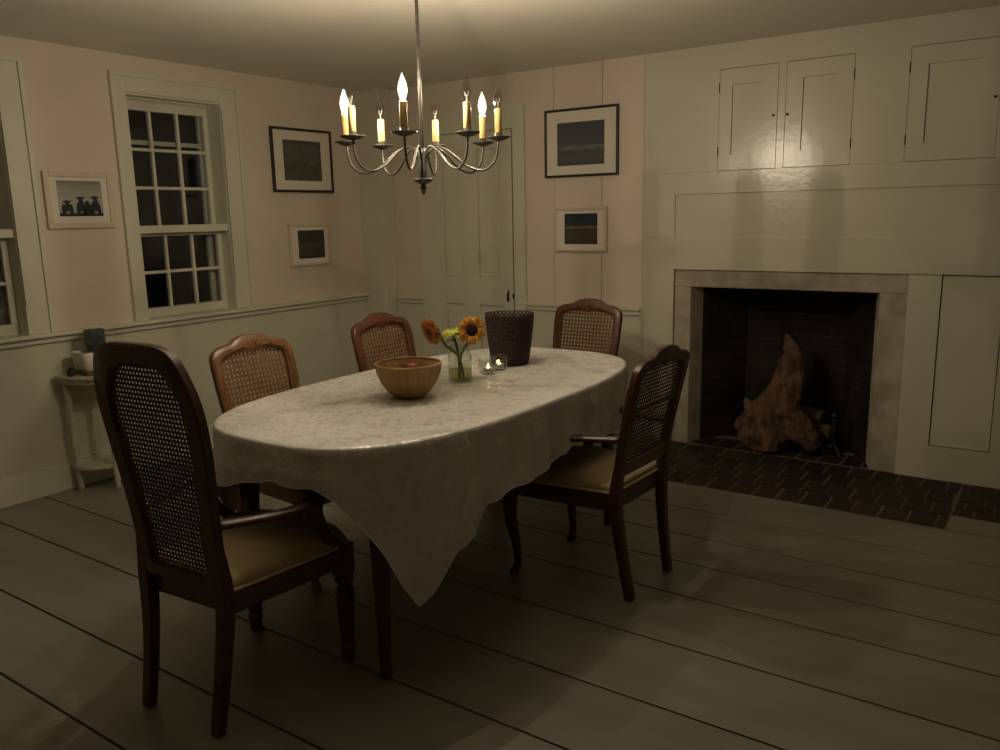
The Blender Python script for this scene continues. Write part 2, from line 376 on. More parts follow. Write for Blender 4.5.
# windows: nine panes over six, deep in the wall
def make_window(name, y0, y1):
    c = MB()
    c.box(XL, XL + .014, y0 - .075, y0, .853, 2.19); c.box(XL, XL + .014, y1, y1 + .115, .853, 2.19); c.box(XL, XL + .014, y0, y1, WZ1, 2.19)
    c.box(XL, XL + .026, y0 - .09, y0 - .068, .853, 2.205); c.box(XL, XL + .026, y1 + .108, y1 + .128, .853, 2.205); c.box(XL, XL + .026, y0 - .068, y1 + .108, 2.185, 2.205)
    c.box(XL - .001, XL + .016, y1 + .001, y1 + .004, 1.0, 2.06, 1)
    c.box(XL - .19, XL + .001, y0 - .02, y0 + .002, .83, WZ1); c.box(XL - .19, XL + .001, y1 - .002, y1 + .02, .83, WZ1)     # jamb linings
    c.box(XL - .19, XL, y0, y1, WZ1 - .012, WZ1 + .01); c.box(XL - .19, XL + .002, y0, y1, .835, .853)
    c.box(XL - .13, XL - .11, y0, y1, WZ1 - .025, WZ1 - .012); c.box(XL - .09, XL - .07, y0, y1, WZ1 - .022, WZ1 - .012)
    win = struct(name, c, [M['trim'], M['dark']], bevel=.002)
    def sash(xs, z0, z1, rows, top, bot):
        s = MB(); d = .032; st = .036
        s.box(xs - d, xs, y0 + .003, y0 + st, z0, z1); s.box(xs - d, xs, y1 - st, y1 - .003, z0, z1)
        s.box(xs - d, xs, y0 + st, y1 - st, z0, z0 + bot); s.box(xs - d, xs, y0 + st, y1 - st, z1 - top, z1)
        iy0, iy1, iz0, iz1 = y0 + st, y1 - st, z0 + bot, z1 - top
        for k in (1, 2):
            yy = iy0 + (iy1 - iy0) * k / 3; s.box(xs - d + .004, xs - .002, yy - .009, yy + .009, iz0, iz1)
        for k in range(1, rows):
            zz = iz0 + (iz1 - iz0) * k / rows; s.box(xs - d + .005, xs - .003, iy0, iy1, zz - .009, zz + .009)
        o = struct('sash', s, M['trim'], win, bevel=.003)
        struct('glass_pane', MB().box(xs - .019, xs - .016, iy0 - .004, iy1 + .004, iz0 - .004, iz1 + .004), M['pane'], o)
    sash(XL - .118, 1.352, 2.093, 3, .062, .03)
    sash(XL - .076, .853, 1.352, 2, .03, .052)
    r = MB(); r.box(XL - .10, XL - .006, y0 + .003, y1 - .003, 1.340, 1.384)
    struct('meeting_rail', r, M['trim'], win, bevel=.003)
    t = MB(); xs = XL - .158
    for a, e, z0, z1 in ((y0, y0 + .05, .853, 2.093), (y1 - .05, y1, .853, 2.093), (y0 + .05, y1 - .05, .853, .90), (y0 + .05, y1 - .05, 2.045, 2.093), (y0 + .05, y1 - .05, 1.845, 1.87), (y0 + .05, y1 - .05, 1.34, 1.38)):
        t.box(xs - .02, xs, a, e, z0, z1)
    struct('storm_frame', t, M['trim'], win)
for nm, (a, e) in WIN.items(): make_window(nm, a, e)

# ------------------------------------------------------------------ wall cupboards
def cupboard_door(parent, x0, x1, px0, px1, z0, z1, kx):
    d = MB(); yy = YB - .003
    pz0, pz1 = z0 + .085, z1 - .085
    d.box(x0, px0, yy, yy + .024, z0, z1); d.box(px1, x1, yy, yy + .024, z0, z1)
    d.box(px0, px1, yy, yy + .024, z0, pz0); d.box(px0, px1, yy, yy + .024, pz1, z1)
    o = d.build('door', M['white'], parent)
    q = MB(); q.box(px0 + .0005, px1 - .0005, yy + .009, yy + .02, pz0 + .0005, pz1 - .0005); q.build('door_panel', M['white'], o)
    k = MB(); R = Matrix.Rotation(PI / 2, 3, 'X')
    k.lathe([(.003, 0), (.003, .008), (.006, .010), (.0065, .014), (.004, .018), (.001, .0185)], (kx, yy + .002, 1.897), 12, ax=R)
    tag(k.build('knob', M['black_iron'], o), 'small dark knob')
    for hz in (z0 + .08, z1 - .12):
        h = MB(); hx = x0 - .0015 if kx > (x0 + x1) / 2 else x1 + .0015
        h.tube([(hx, yy - .002, hz), (hx, yy - .002, hz + .05)], .003, 8); h.build('hinge', M['black_iron'], o)
t = thing('wall_cupboard', 'white two door cupboard set into the panelling over the fireplace', 'cupboard', (0, 0, 0))
cupboard_door(t, -1.6625, -1.3437, -1.592, -1.427, 1.622, 2.163, -1.352 - .008)
cupboard_door(t, -1.2988, -.9637, -1.214, -1.05, 1.622, 2.163, -1.287)
t2 = thing('wall_cupboard', 'white single door cupboard set into the panelling above the tall right-hand wainscot panel', 'cupboard', (0, 0, 0))
cupboard_door(t2, -.7055, -.3185, -.626, -.398, 1.622, 2.163, -.335)

# ------------------------------------------------------------------ fireplace
fp = thing('fireplace', 'open brick fireplace with a stained plaster surround and brick hearth', 'fireplace', (-1.28, 4.65, 0))
def fpart(mb, name, m, **k):
    o = mb.build(name, m, fp, **k); o.location = (1.28, -4.65, 0); return o
s = MB(); y0, y1 = YB + .014, YB + .135
s.prism([(-1.911, y0), (-1.81, y0), (-1.774, y1), (-1.911, y1)], 0, .9600); s.prism([(-.645, y0), (-.645, y1), (-.812, y1), (-.775, y0)], 0, .9600); s.box(-1.911, -.645, y0, y1, .9600, 1.0605)
fpart(s, 'surround', M['plaster'], bevel=.006)
s = MB()
def wallq(a, b_, z0, z1, u0=0):
    l = math.hypot(b_[0] - a[0], b_[1] - a[1])
    s.add([(*a, z0), (*b_, z0), (*b_, z1), (*a, z1)], [(0, 1, 2, 3)]); s.uv[len(s.f) - 1] = [(u0, z0), (u0 + l, z0), (u0 + l, z1), (u0, z1)]
P0, P1, P2, P3 = (-1.772, y1 - .002), (-1.595, 5.04), (-1.0, 5.04), (-.814, y1 - .002)
wallq(P0, P1, 0, 1.1); wallq(P1, P2, 0, 1.1, .4); wallq(P2, P3, 0, 1.1, 1.1)
wallq((-1.92, y1 - .001), P0, 0, 1.1, .2); wallq(P3, (-.62, y1 - .001), 0, 1.1, .2)
s.add([(*P0, 1.08), (*P1, 1.08), (*P2, 1.08), (*P3, 1.08)], [(0, 1, 2, 3)]); s.uv[len(s.f) - 1] = [(0, 0), (.2, .2), (.8, .2), (1, 0)]
s.add([(*P0, .0), (*P1, .0), (*P2, .0), (*P3, .0)], [(0, 1, 2, 3)]); s.uv[len(s.f) - 1] = [(0, 0), (.2, .25), (.8, .25), (1, 0)]
fpart(s, 'firebox', M['firebrick'])
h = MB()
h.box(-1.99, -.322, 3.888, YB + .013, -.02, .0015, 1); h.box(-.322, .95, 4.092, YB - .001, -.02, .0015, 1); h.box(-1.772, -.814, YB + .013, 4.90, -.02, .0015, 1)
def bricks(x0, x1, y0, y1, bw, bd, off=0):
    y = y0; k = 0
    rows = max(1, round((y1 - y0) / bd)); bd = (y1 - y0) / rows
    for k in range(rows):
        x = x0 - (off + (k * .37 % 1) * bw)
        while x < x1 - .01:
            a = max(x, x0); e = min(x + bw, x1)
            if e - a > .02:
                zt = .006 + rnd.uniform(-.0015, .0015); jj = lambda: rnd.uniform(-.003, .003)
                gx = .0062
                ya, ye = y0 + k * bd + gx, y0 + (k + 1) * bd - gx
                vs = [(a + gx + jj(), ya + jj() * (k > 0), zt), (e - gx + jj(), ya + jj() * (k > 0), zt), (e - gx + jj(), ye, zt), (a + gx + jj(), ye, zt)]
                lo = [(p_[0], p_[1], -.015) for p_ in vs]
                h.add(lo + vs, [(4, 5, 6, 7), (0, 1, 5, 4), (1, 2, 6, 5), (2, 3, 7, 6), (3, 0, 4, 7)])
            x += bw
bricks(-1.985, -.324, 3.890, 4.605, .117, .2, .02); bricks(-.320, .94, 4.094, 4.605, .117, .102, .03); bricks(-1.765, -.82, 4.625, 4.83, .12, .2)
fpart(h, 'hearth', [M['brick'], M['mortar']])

# the lump of driftwood, logs and andiron inside
d = MB()
spine = bez([(-1.36, 4.74, -.01), (-1.385, 4.735, .10), (-1.345, 4.73, .20), (-1.295, 4.73, .32), (-1.265, 4.735, .44), (-1.25, 4.74, .55), (-1.27, 4.74, .63), (-1.295, 4.74, .685)], 5)
d.tube(spine, lerp_list([.13, .145, .145, .112, .088, .070, .038, .012], len(spine)), 16, sq=(1, .6))
for pts, rr in (([(-1.40, 4.73, .17), (-1.47, 4.72, .17), (-1.525, 4.70, .13), (-1.54, 4.69, .09)], [.085, .06, .04, .015]),
                ([(-1.44, 4.72, .12), (-1.49, 4.70, .06), (-1.47, 4.69, .0)], [.07, .05, .035]),
                ([(-1.38, 4.70, .10), (-1.34, 4.65, .06), (-1.33, 4.63, .0)], [.09, .06, .05]),
                ([(-1.30, 4.74, .12), (-1.22, 4.73, .13), (-1.15, 4.72, .10), (-1.09, 4.71, .03)], [.10, .085, .075, .035]),
                ([(-1.26, 4.73, .22), (-1.19, 4.74, .19), (-1.14, 4.74, .12)], [.07, .05, .05]),
                ([(-1.46, 4.73, .20), (-1.50, 4.735, .25), (-1.515, 4.74, .285)], [.05, .03, .010])):
    q = bez(pts, 5); d.tube(q, lerp_list(rr, len(q)), 12)
o = d.build('driftwood_stump', M['drift'])
o.location = (.018, 0, .012)
rm = o.modifiers.new('remesh', 'REMESH'); rm.mode = 'VOXEL'; rm.voxel_size = .009; rm.use_smooth_shade = True
tx = bpy.data.textures.new('driftwood_noise', 'CLOUDS'); tx.noise_scale = .055; tx.noise_depth = 4
dm = o.modifiers.new('knots', 'DISPLACE'); dm.texture = tx; dm.strength = .034; dm.mid_level = .58
tag(o, 'gnarled orange brown driftwood stump with a pointed horn standing in the fireplace', 'driftwood')
def log(a, b_, r, label):
    a, b_ = Vector(a), Vector(b_); m_ = MB(); q = [a.lerp(b_, i / 6) for i in range(7)]
    m_.tube(q, [r * (1 + .05 * math.sin(i * 2.1)) for i in range(7)], 14)
    o = m_.build('firewood_log', M['log'], bevel=.006); tag(o, label, 'log', 'logs lying on the andiron')
log((-1.36, 4.965, .215), (-1.08, 4.90, .195), .042, 'pale split log behind the driftwood stump, upper of the two')
log((-1.34, 4.97, .115), (-1.03, 4.90, .105), .046, 'pale split log behind the driftwood stump, lower of the two')
a = thing('andiron', 'small black iron andiron post at the right of the logs in the fireplace', 'andiron', (-1.0, 4.80, 0))
q = MB(); q.tube([(0, .0, .0), (0, 0, .20), (0, 0, .22)], [.012, .011, .008], 10); q.ball((0, 0, .235), .02); q.build('post', M['black_iron'], a)
q = MB(); q.tube(bez([(-.07, -.02, .006), (-.05, -.01, .03), (0, 0, .06), (.03, -.01, .03), (.045, -.02, .006)], 5), .009, 8); q.build('foot', M['black_iron'], a)
q = MB(); q.tube([(0, 0, .05), (-.01, .12, .05), (-.012, .21, .045)], .009, 8); q.build('log_bar', M['black_iron'], a)

# ------------------------------------------------------------------ framed pictures
def picture(label, loc, left, W, H, fw, mw, fm, pm, name='framed_picture', extra=None, tilt=0, mb_=0):
    t = thing(name, label, 'picture', loc, PI / 2 if left else 0, None)
    t.rotation_euler.y = tilt
    f = MB(); d = .022
    for x0, x1, z0, z1 in ((-W / 2, -W / 2 + fw, -H / 2, H / 2), (W / 2 - fw, W / 2, -H / 2, H / 2), (-W / 2 + fw, W / 2 - fw, -H / 2, -H / 2 + fw), (-W / 2 + fw, W / 2 - fw, H / 2 - fw, H / 2)):
        f.box(x0, x1, -d, -.002, z0, z1)
    f.build('frame', fm, t, bevel=.003)
    ml, mr, mbt, mt = mw
    m_ = MB(); a0, a1, c0, c1 = -W / 2 + fw, W / 2 - fw, -H / 2 + fw, H / 2 - fw
    for x0, x1, z0, z1 in ((a0, a0 + ml, c0, c1), (a1 - mr, a1, c0, c1), (a0 + ml, a1 - mr, c0, c0 + mbt), (a0 + ml, a1 - mr, c1 - mt, c1)): m_.box(x0, x1, -.013, -.006, z0, z1)
    m_.build('mat_board', M['mat'], t)
    pr = MB(); X0, X1, Z0, Z1 = a0 + ml - .002, a1 - mr + .002, c0 + mbt - .002, c1 - mt + .002
    pr.box(X0, X1, -.009, -.004, Z0, Z1)
    if extra: extra(pr, X0, X1, Z0, Z1)
    pr.build('print', [pm, M['ink']], t)
    return t
def cows(mb, X0, X1, Z0, Z1):
    w, h_ = X1 - X0, Z1 - Z0
    def poly(pts, y=-.0096):
        n = len(pts); vs = [(X0 + x * w, y, Z0 + z * h_) for x, z in pts] + [(X0 + x * w, y + .0006, Z0 + z * h_) for x, z in pts]
        mb.add(vs, [tuple(range(n)), tuple(reversed(range(n, 2 * n)))] + [(k, (k + 1) % n, n + (k + 1) % n, n + k) for k in range(n)], 1)
    poly([(0.005, .005), (.995, .005), (.995, .09), (.8, .075), (.5, .10), (.2, .08), (.005, .11)])
    for cx, bw, top, cut in ((.20, .25, .46, 0), (.50, .20, .56, 0), (.83, .24, .58, 1)):
        hz = top - .1
        poly([(cx - bw * .46, .06), (cx - bw * .5, .24), (cx - bw * .4, .36), (cx - .03, hz - .03), (cx - .05, hz + .03), (cx - .1, hz + .05), (cx - .085, hz + .085), (cx - .04, hz + .08),
              (cx - .015, top), (cx + .02, top - .005), (cx + .04, hz + .08), (cx + .09, hz + .095), (cx + .105, hz + .06), (cx + .05, hz + .03), (cx + .06, hz - .04), (cx + bw * .42, .36), (cx + bw * .52, .22), (cx + bw * .48, .06),
              (cx + bw * .22, .06), (cx + bw * .2, .14), (cx - bw * .1, .15), (cx - bw * .14, .06)])
    poly([(.58, .06), (.57, .26), (.60, .36), (.59, .40), (.62, .43), (.66, .44), (.70, .42), (.69, .38), (.73, .3), (.73, .06)])
picture('pale framed photograph of dark animal silhouettes under a grey sky, hung between the windows', (XL, 2.366, 1.525), True, .365, .292, .028, (.038, .034, .034, .02), M['frame_w'],
        art('grey_sky_print', [(0, (.2, .2, .19)), (.25, (.40, .40, .36)), (.6, (.34, .34, .30)), (.85, (.28, .28, .25)), (1, (.20, .20, .18))], 3, .35, (1, 1, 3)), extra=cows)
picture('large dark framed picture of dim grey green foliage on the pink wall beside the window', (XL, 3.932, 1.789), True, .534, .418, .017, (.082, .082, .060, .060), M['frame_b'],
        art('dim_foliage_print', [(0, (.09, .088, .062)), (.4, (.055, .053, .042)), (.55, (.13, .125, .10)), (.62, (.055, .053, .044)), (.75, (.11, .107, .088)), (1, (.06, .058, .05))], 4, 1.1))
picture('small pale framed dark green square picture hung below the large dark framed one', (XL, 3.952, 1.229), True, .370, .284, .020, (.055, .032, .028, .024), M['frame_w'],
        art('dark_green_print', [(0, (.020, .026, .014)), (.5, (.05, .055, .03)), (.6, (.018, .022, .013)), (1, (.035, .038, .026))], 8, 1.0))
picture('large black framed seascape in slate blue with a wide cream mat', (-2.536, YB, 1.834), False, .518, .414, .015, (.074, .080, .055, .068), M['frame_b'],
        art('slate_seascape_print', [(0, (.060, .070, .078)), (.2, (.10, .108, .112)), (.32, (.07, .08, .088)), (.42, (.20, .19, .17)), (.47, (.085, .092, .10)), (.75, (.062, .070, .084)), (1, (.066, .070, .08))], 5, .22, (1, 1, 4)))
picture('small pale framed beach picture with a dark blue sky hung below the seascape', (-2.539, YB, 1.302), False, .374, .278, .018, (.052, .049, .029, .022), M['frame_w'],
        art('dusk_beach_print', [(0, (.045, .035, .024)), (.35, (.075, .06, .042)), (.48, (.045, .04, .03)), (.56, (.17, .14, .10)), (.61, (.03, .035, .04)), (.78, (.022, .032, .055)), (1, (.018, .024, .046))], 5, .16, (1, 1, 4)))

# ------------------------------------------------------------------ dining table and cloth
TX, TY, TA, TB, TN, TZ = -1.917, 2.427, .478, .914, 3.1, .757
def sup(th, k=1., grow=0.):
    c, s_ = math.cos(th), math.sin(th)
    r_ = (abs(c / TA) ** TN + abs(s_ / TB) ** TN) ** (-1 / TN)
    return Vector((r_ * c * k, r_ * s_ * k, 0))
def sup_pts(n, k=1.):
    """points round the rim, evenly spaced along it"""
    fine = [sup(2 * PI * i / 2000, k) for i in range(2001)]
    L_ = [0]
    for i in range(2000): L_.append(L_[-1] + (fine[i + 1] - fine[i]).length)
    out = []; j = 0
    for i in range(n):
        t = L_[-1] * i / n
        while L_[j + 1] < t: j += 1
        out.append(fine[j].lerp(fine[j + 1], (t - L_[j]) / (L_[j + 1] - L_[j])))
    return out
t = thing('dining_table', 'oval dark wood dining table under a white damask cloth', 'table', (TX, TY, 0))
q = MB(); pts = [(p_.x, p_.y) for p_ in sup_pts(96)]
q.prism(pts, TZ - .032, TZ - .004); q.build('tabletop', M['wood'], t, bevel=.006)
q = MB(); o_ = [(p_.x * .80, p_.y * .86) for p_ in sup_pts(64)]; i_ = [(p_.x * .75, p_.y * .835) for p_ in sup_pts(64)]
vs = [(x, y, z) for z in (TZ - .125, TZ - .033) for ring in (o_, i_) for x, y in ring]; n = 64; fs = []
for k in range(n):
    j = (k + 1) % n; fs += [(k, j, 2 * n + j, 2 * n + k), (n + k, 3 * n + k, 3 * n + j, n + j), (k, n + k, n + j, j), (2 * n + k, 2 * n + j, 3 * n + j, 3 * n + k)]
q.add(vs, fs); q.build('apron', M['wood'], t)
for sx in (-1, 1):
    for sy in (-1, 1):
        q = MB(); x, y = sx * .30, sy * .745
        q.tube([(x * .98, y * .99, TZ - .034), (x * .985, y * .99, .60), (x, y, .30), (x * 1.01, y * 1.005, 0)], [.040, .038, .027, .019], 4, smooth=False); q.build('leg', M['wood'], t, bevel=.004)

drops = [(-180, .13), (-150, .14), (-135, .20), (-124, .30), (-119, .36), (-113, .30), (-106, .20), (-101, .155), (-97, .150), (-91, .118), (-85, .104), (-78, .110), (-73, .147), (-69.3, .22), (-66.4, .305), (-63.5, .42), (-60.3, .505),
         (-57.9, .472), (-55.5, .42), (-53, .355), (-50, .325), (-45.7, .312), (-43, .255), (-37, .240), (-28, .232), (-19, .222), (-5, .210), (7, .180), (20, .20), (30, .222), (37, .215), (50, .23), (60, .30), (68, .20), (80, .12), (100, .11), (115, .24), (120, .32), (126, .24), (140, .15), (160, .13), (180, .13)]
def drop(dg):
    for (a0, d0), (a1, d1) in zip(drops, drops[1:]):
        if a0 <= dg <= a1:
            u = (dg - a0) / (a1 - a0); return d0 + (d1 - d0) * u
    return .13
def build_cloth():
    n = 420; rim = sup_pts(n); q = MB(); rings = []
    ztop = .0065
    for k in range(1, 26):
        s_ = k / 25 * .985
        rings.append([Vector((p_.x * s_, p_.y * s_, ztop + .0012 * noise.noise(Vector((p_.x * s_ * 9, p_.y * s_ * 9, 3))))) for p_ in rim])
    nor = []
    for i in range(n):
        tg = (rim[(i + 1) % n] - rim[i - 1]).normalized(); nor.append(Vector((tg.y, -tg.x, 0)))
    s_acc = 0; waves = []
    for i in range(n):
        s_acc += (rim[i] - rim[i - 1]).length
        waves.append(s_acc)
    ds = []
    for i in range(n):
        dg = math.degrees(math.atan2(rim[i].y, rim[i].x)); ds.append(drop(dg))
    T = 22
    for e, (o_, z_) in enumerate(((.006, .0055), (.011, .003), (.0145, -.003), (.0165, -.012))):
        rings.append([rim[i] + nor[i] * o_ + Vector((0, 0, z_)) for i in range(n)])
    for j in range(1, T + 1):
        u = j / T; ring = []
        for i in range(n):
            dd = ds[i] - .012; sw = waves[i]
            big = max(0, (ds[i] - .13)) * 1.0
            wv = .0075 * math.sin(sw * 21 + 1.3 * math.sin(sw * 5)) + .005 * math.sin(sw * 47 + 2) + .02 * big * math.sin(sw * 30)
            nz = .008 * noise.noise(Vector((sw * 6, u * 2.5, 1.7)))
            off = .0165 + .014 * u + (wv + nz) * (u ** .8) * (.5 + min(1, dd / .25))
            hem = .004 * math.sin(sw * 38) * u
            ring.append(rim[i] + nor[i] * max(off, .012) + Vector((0, 0, -.012 - dd * u + hem)))
        rings.append(ring)
    vs = [Vector((0, 0, ztop))]; fs = []
    for r_ in rings: vs += r_
    fs += [(0, 1 + k, 1 + (k + 1) % n) for k in range(n)]
    for j in range(len(rings) - 1):
        for k in range(n):
            a_ = 1 + j * n; fs.append((a_ + k, a_ + (k + 1) % n, a_ + n + (k + 1) % n, a_ + n + k))
    q.add(vs, fs, 0, True)
    o = q.build('tablecloth', M['cloth'], None, (TX, TY, TZ))
    so = o.modifiers.new('thickness', 'SOLIDIFY'); so.thickness = .0015; so.offset = 0
    q = MB(); q.tube(rings[-1], .0022, 6, closed=True); q.build('hem', M['hem'], o)
    tag(o, 'white damask tablecloth draped over the oval table, one pointed corner hanging low', 'tablecloth')
build_cloth()
ZT = TZ + .0085                         # top of the cloth

# ------------------------------------------------------------------ chairs (built facing +Y)
def ring_outline(half, n):
    """closed outline, mirrored from the right half (top centre .. bottom centre), evenly resampled"""
    h = bez([(x, 0, z) for x, z in half], 6)
    R_ = [(p_.x, p_.z) for p_ in h]; full = R_ + [(-x, z) for x, z in reversed(R_)][1:-1]
    L_ = [0]; m = len(full)
    for i in range(m):
        a, b_ = full[i], full[(i + 1) % m]; L_.append(L_[-1] + math.hypot(b_[0] - a[0], b_[1] - a[1]))
    out = []; j = 0
    for i in range(n):
        tt = L_[-1] * i / n
        while L_[j + 1] < tt: j += 1
        u = (tt - L_[j]) / max(1e-9, L_[j + 1] - L_[j]); a, b_ = full[j], full[(j + 1) % m]
        out.append((a[0] + (b_[0] - a[0]) * u, a[1] + (b_[1] - a[1]) * u))
    return out
def inside_spans(poly, v, axis):
    """where the line axis-coordinate = v lies inside the polygon"""
    xs = []
    for i in range(len(poly)):
        a, b_ = poly[i], poly[(i + 1) % len(poly)]
        p, q_ = (a, b_) if axis == 1 else (a[::-1], b_[::-1])
        if (p[1] - v) * (q_[1] - v) < 0: xs.append(p[0] + (q_[0] - p[0]) * (v - p[1]) / (q_[1] - p[1]))
    xs.sort(); return list(zip(xs[0::2], xs[1::2]))

def make_chair(name, label, outer, inner, recline, pitch, wood, cane, front, arms, rear_x, zmid, foot_y=-.29, seat_w=(.235, .185), crest=0, rail_gap=None, group=None, yr=-.238, cw=.25):
    t = thing(name, label, 'chair', (0, 0, 0), 0, group)
    YR = yr
    def by(z): return YR - recline * max(0, z - .45) - .10 * max(0, z - .45) ** 2
    O_ = ring_outline(outer, 120); I_ = ring_outline(inner, 120)
    cz = sum(p[1] for p in I_) / len(I_)
    # match the two outlines by angle about the middle so the frame keeps its width
    def byang(poly, a):
        best = None
        for i in range(len(poly)):
            p, q_ = poly[i], poly[(i + 1) % len(poly)]
            d = (math.cos(a), math.sin(a)); ex, ez = q_[0] - p[0], q_[1] - p[1]
            det = d[0] * (-ez) + ex * d[1]
            if abs(det) < 1e-12: continue
            rx, rz_ = p[0], p[1] - cz
            k = (rx * (-ez) + ex * rz_) / det; s_ = (d[0] * rz_ - d[1] * rx) / det
            if k > 0 and -1e-6 <= s_ <= 1 + 1e-6: best = k if best is None else max(best, k)
        return (best * math.cos(a), cz + best * math.sin(a))
    n = 132; angs = []
    for i in range(n): # denser towards top and bottom corners
        angs.append(2 * PI * i / n)
    def warp(a): # even out for a tall opening
        return math.atan2(math.sin(a) * 1.5, math.cos(a))
    oo = [byang(O_, warp(a)) for a in angs]; ii = [byang(I_, warp(a)) for a in angs]
    q = MB(); d0, d1 = .017, .015
    prof = []
    for k, (u, dy) in enumerate(((0, -d0 * .72), (.10, -d0), (.9, -d0), (1, -d0 * .6), (1, d1 * .5), (.86, d1 * .72), (.72, d1 * 1.15), (.45, d1 * 1.15), (.12, d1), (0, d1 * .7))):
        prof.append((u, dy))
    vs = []
    for i in range(n):
        for u, dy in prof:
            x = oo[i][0] + (ii[i][0] - oo[i][0]) * u; z = oo[i][1] + (ii[i][1] - oo[i][1]) * u
            vs.append((x, by(z) + dy, z))
    m = len(prof)
    fs = [(i * m + k, i * m + (k + 1) % m, ((i + 1) % n) * m + (k + 1) % m, ((i + 1) % n) * m + k) for i in range(n) for k in range(m)]
    q.add(vs, fs, 0, True)
    if crest:                           # carved shell and scrolls on the top rail
        zt = outer[0][1]
        zc_ = (zt + inner[0][1]) / 2
        for k in range(-2, 3):
            R = Matrix.Rotation(k * .45, 3, 'Y'); c_ = Vector((k * .016, by(zc_) + d1 + .001, zc_ - abs(k) * .004))
            q.ball(c_, .02, 8, 6, 0, (.32, .25, .95), R)
        for s_ in (-1, 1):
            q.tube(bez([(s_ * .045, by(zc_) + d1, zc_ - .008), (s_ * .085, by(zc_ - .01) + d1 + .002, zc_ - .012), (s_ * .12, by(zc_ - .02) + d1, zc_ - .022)], 4), lerp_list([.007, .006, .003], 9), 8)
    fr = q.build('back_frame', wood, t); es = fr.modifiers.new('crisp', 'EDGE_SPLIT'); es.split_angle = math.radians(38)
    # woven cane: two crossing sets of strands, clipped to the opening
    big = [(x * 1.05, cz + (z - cz) * 1.02) for x, z in ii]
    c = MB(); zs = [p[1] for p in big]; xs = [p[0] for p in big]; hw = pitch * cw
    def strand(pts, wv, axis, off):
        vs = []
        for x, z in pts:
            for e in (-1, 1):
                xx, zz = (x, z + e * wv) if axis == 1 else (x + e * wv, z)
                for dy in (-.0008, .0008): vs.append((xx, by(zz) + off + dy, zz))
        fs = []
        for i in range(len(pts) - 1):
            a_ = i * 4; fs += [(a_, a_ + 4, a_ + 6, a_ + 2), (a_ + 1, a_ + 3, a_ + 7, a_ + 5), (a_, a_ + 1, a_ + 5, a_ + 4), (a_ + 2, a_ + 6, a_ + 7, a_ + 3)]
        c.add(vs, fs, 0)
    v = min(zs) + pitch * .5
    while v < max(zs):
        for a_, e in inside_spans(big, v, 1): strand([(a_, v), (e, v)], hw, 1, -.004)
        v += pitch
    v = -math.floor(max(xs) / pitch) * pitch
    while v < max(xs):
        for a_, e in inside_spans(big, v, 0): strand([(v, a_ + (e - a_) * k / 8) for k in range(9)], hw, 0, -.0056)
        v += pitch
    c.build('cane_panel', cane, t)
    if rail_gap:
        q = MB(); a_ = [s_ for s_ in inside_spans(big, rail_gap, 1)][0]
        q.tube([(a_[0], by(rail_gap) + .004, rail_gap), (a_[1], by(rail_gap) + .004, rail_gap)], .012, 4, smooth=False, sq=(1.3, 1)); q.build('back_rail', wood, t)
    # rear legs run up into the stiles
    for s_ in (-1, 1):
        q = MB(); sx = rear_x
        P_ = bez([(s_ * sx[0], foot_y, 0), (s_ * sx[1], YR + .30 * (foot_y - YR), .21), (s_ * sx[2], YR, .40), (s_ * sx[3], by(zmid), zmid)], 5)
        q.tube(P_, lerp_list([.023, .026, .030, .016], len(P_)), 4, smooth=False, sq=(1, .95), up=(0, 1, 0)); q.build('leg', wood, t, bevel=.004)
    # seat
    fw, rw = seat_w
    def outline(k):
        pts = [(-rw, YR + .005), (-rw - .012, YR + .06), (-fw + .008, .06), (-fw, .15), (-fw + .035, .215), (-fw * .5, .245), (0, .256), (fw * .5, .245), (fw - .035, .215), (fw, .15), (fw - .008, .06), (rw + .012, YR + .06), (rw, YR + .005)]
        b_ = bez([(x, y, 0) for x, y in pts], 4); cy = .01
        return [(p_.x * k, cy + (p_.y - cy) * k) for p_ in b_]
    q = MB(); q.prism(outline(1.0), .340, .402); q.build('seat_frame', wood, t, bevel=.006)
    q = MB(); lv = ((.955, .400), (.975, .412), (.97, .426), (.93, .440), (.80, .451), (.5, .459), (.2, .462)); o0 = outline(1); n2 = len(o0)
    vs = []; 
    for k, z in lv: vs += [(x, y, z) for x, y in outline(k)]
    fs = [(i * n2 + k, i * n2 + (k + 1) % n2, (i + 1) * n2 + (k + 1) % n2, (i + 1) * n2 + k) for i in range(len(lv) - 1) for k in range(n2)]
    fs += [tuple(range((len(lv) - 1) * n2, len(lv) * n2)), tuple(reversed(range(n2)))]
    q.add(vs, fs, 0, True); st = q.build('seat', M['seat'], t)
    q = MB(); q.tube([(x, y, .409) for x, y in outline(.985)], .0055, 8, closed=True); q.build('piping', M['piping'], st)
    for s_ in (-1, 1):
        q = MB()
        if front == 'turned':
            x, y = s_ * (fw - .025), .185
            q.box(x - .026, x + .026, y - .026, y + .026, .300, .404)
            q.lathe([(.02, .301), (.031, .292), (.033, .280), (.022, .268), (.018, .262), (.030, .254), (.032, .244), (.028, .236), (.030, .225), (.024, .10), (.019, .065), (.026, .055), (.026, .045), (.018, .038), (.022, .02), (.017, 0)], (x, y, 0), 18)
            q.build('leg', wood, t, bevel=.003)
        else:
            x, y = s_ * (fw - .03), .19
            P_ = bez([(x, y, .392), (x + s_ * .012, y + .022, .325), (x + s_ * .010, y + .022, .235), (x, y + .006, .13), (x - s_ * .002, y, .05), (x + s_ * .004, y + .012, .012), (x + s_ * .004, y + .012, 0)], 5)
            q.tube(P_, lerp_list([.030, .033, .026, .018, .015, .021, .019], len(P_)), 12); q.build('leg', wood, t)
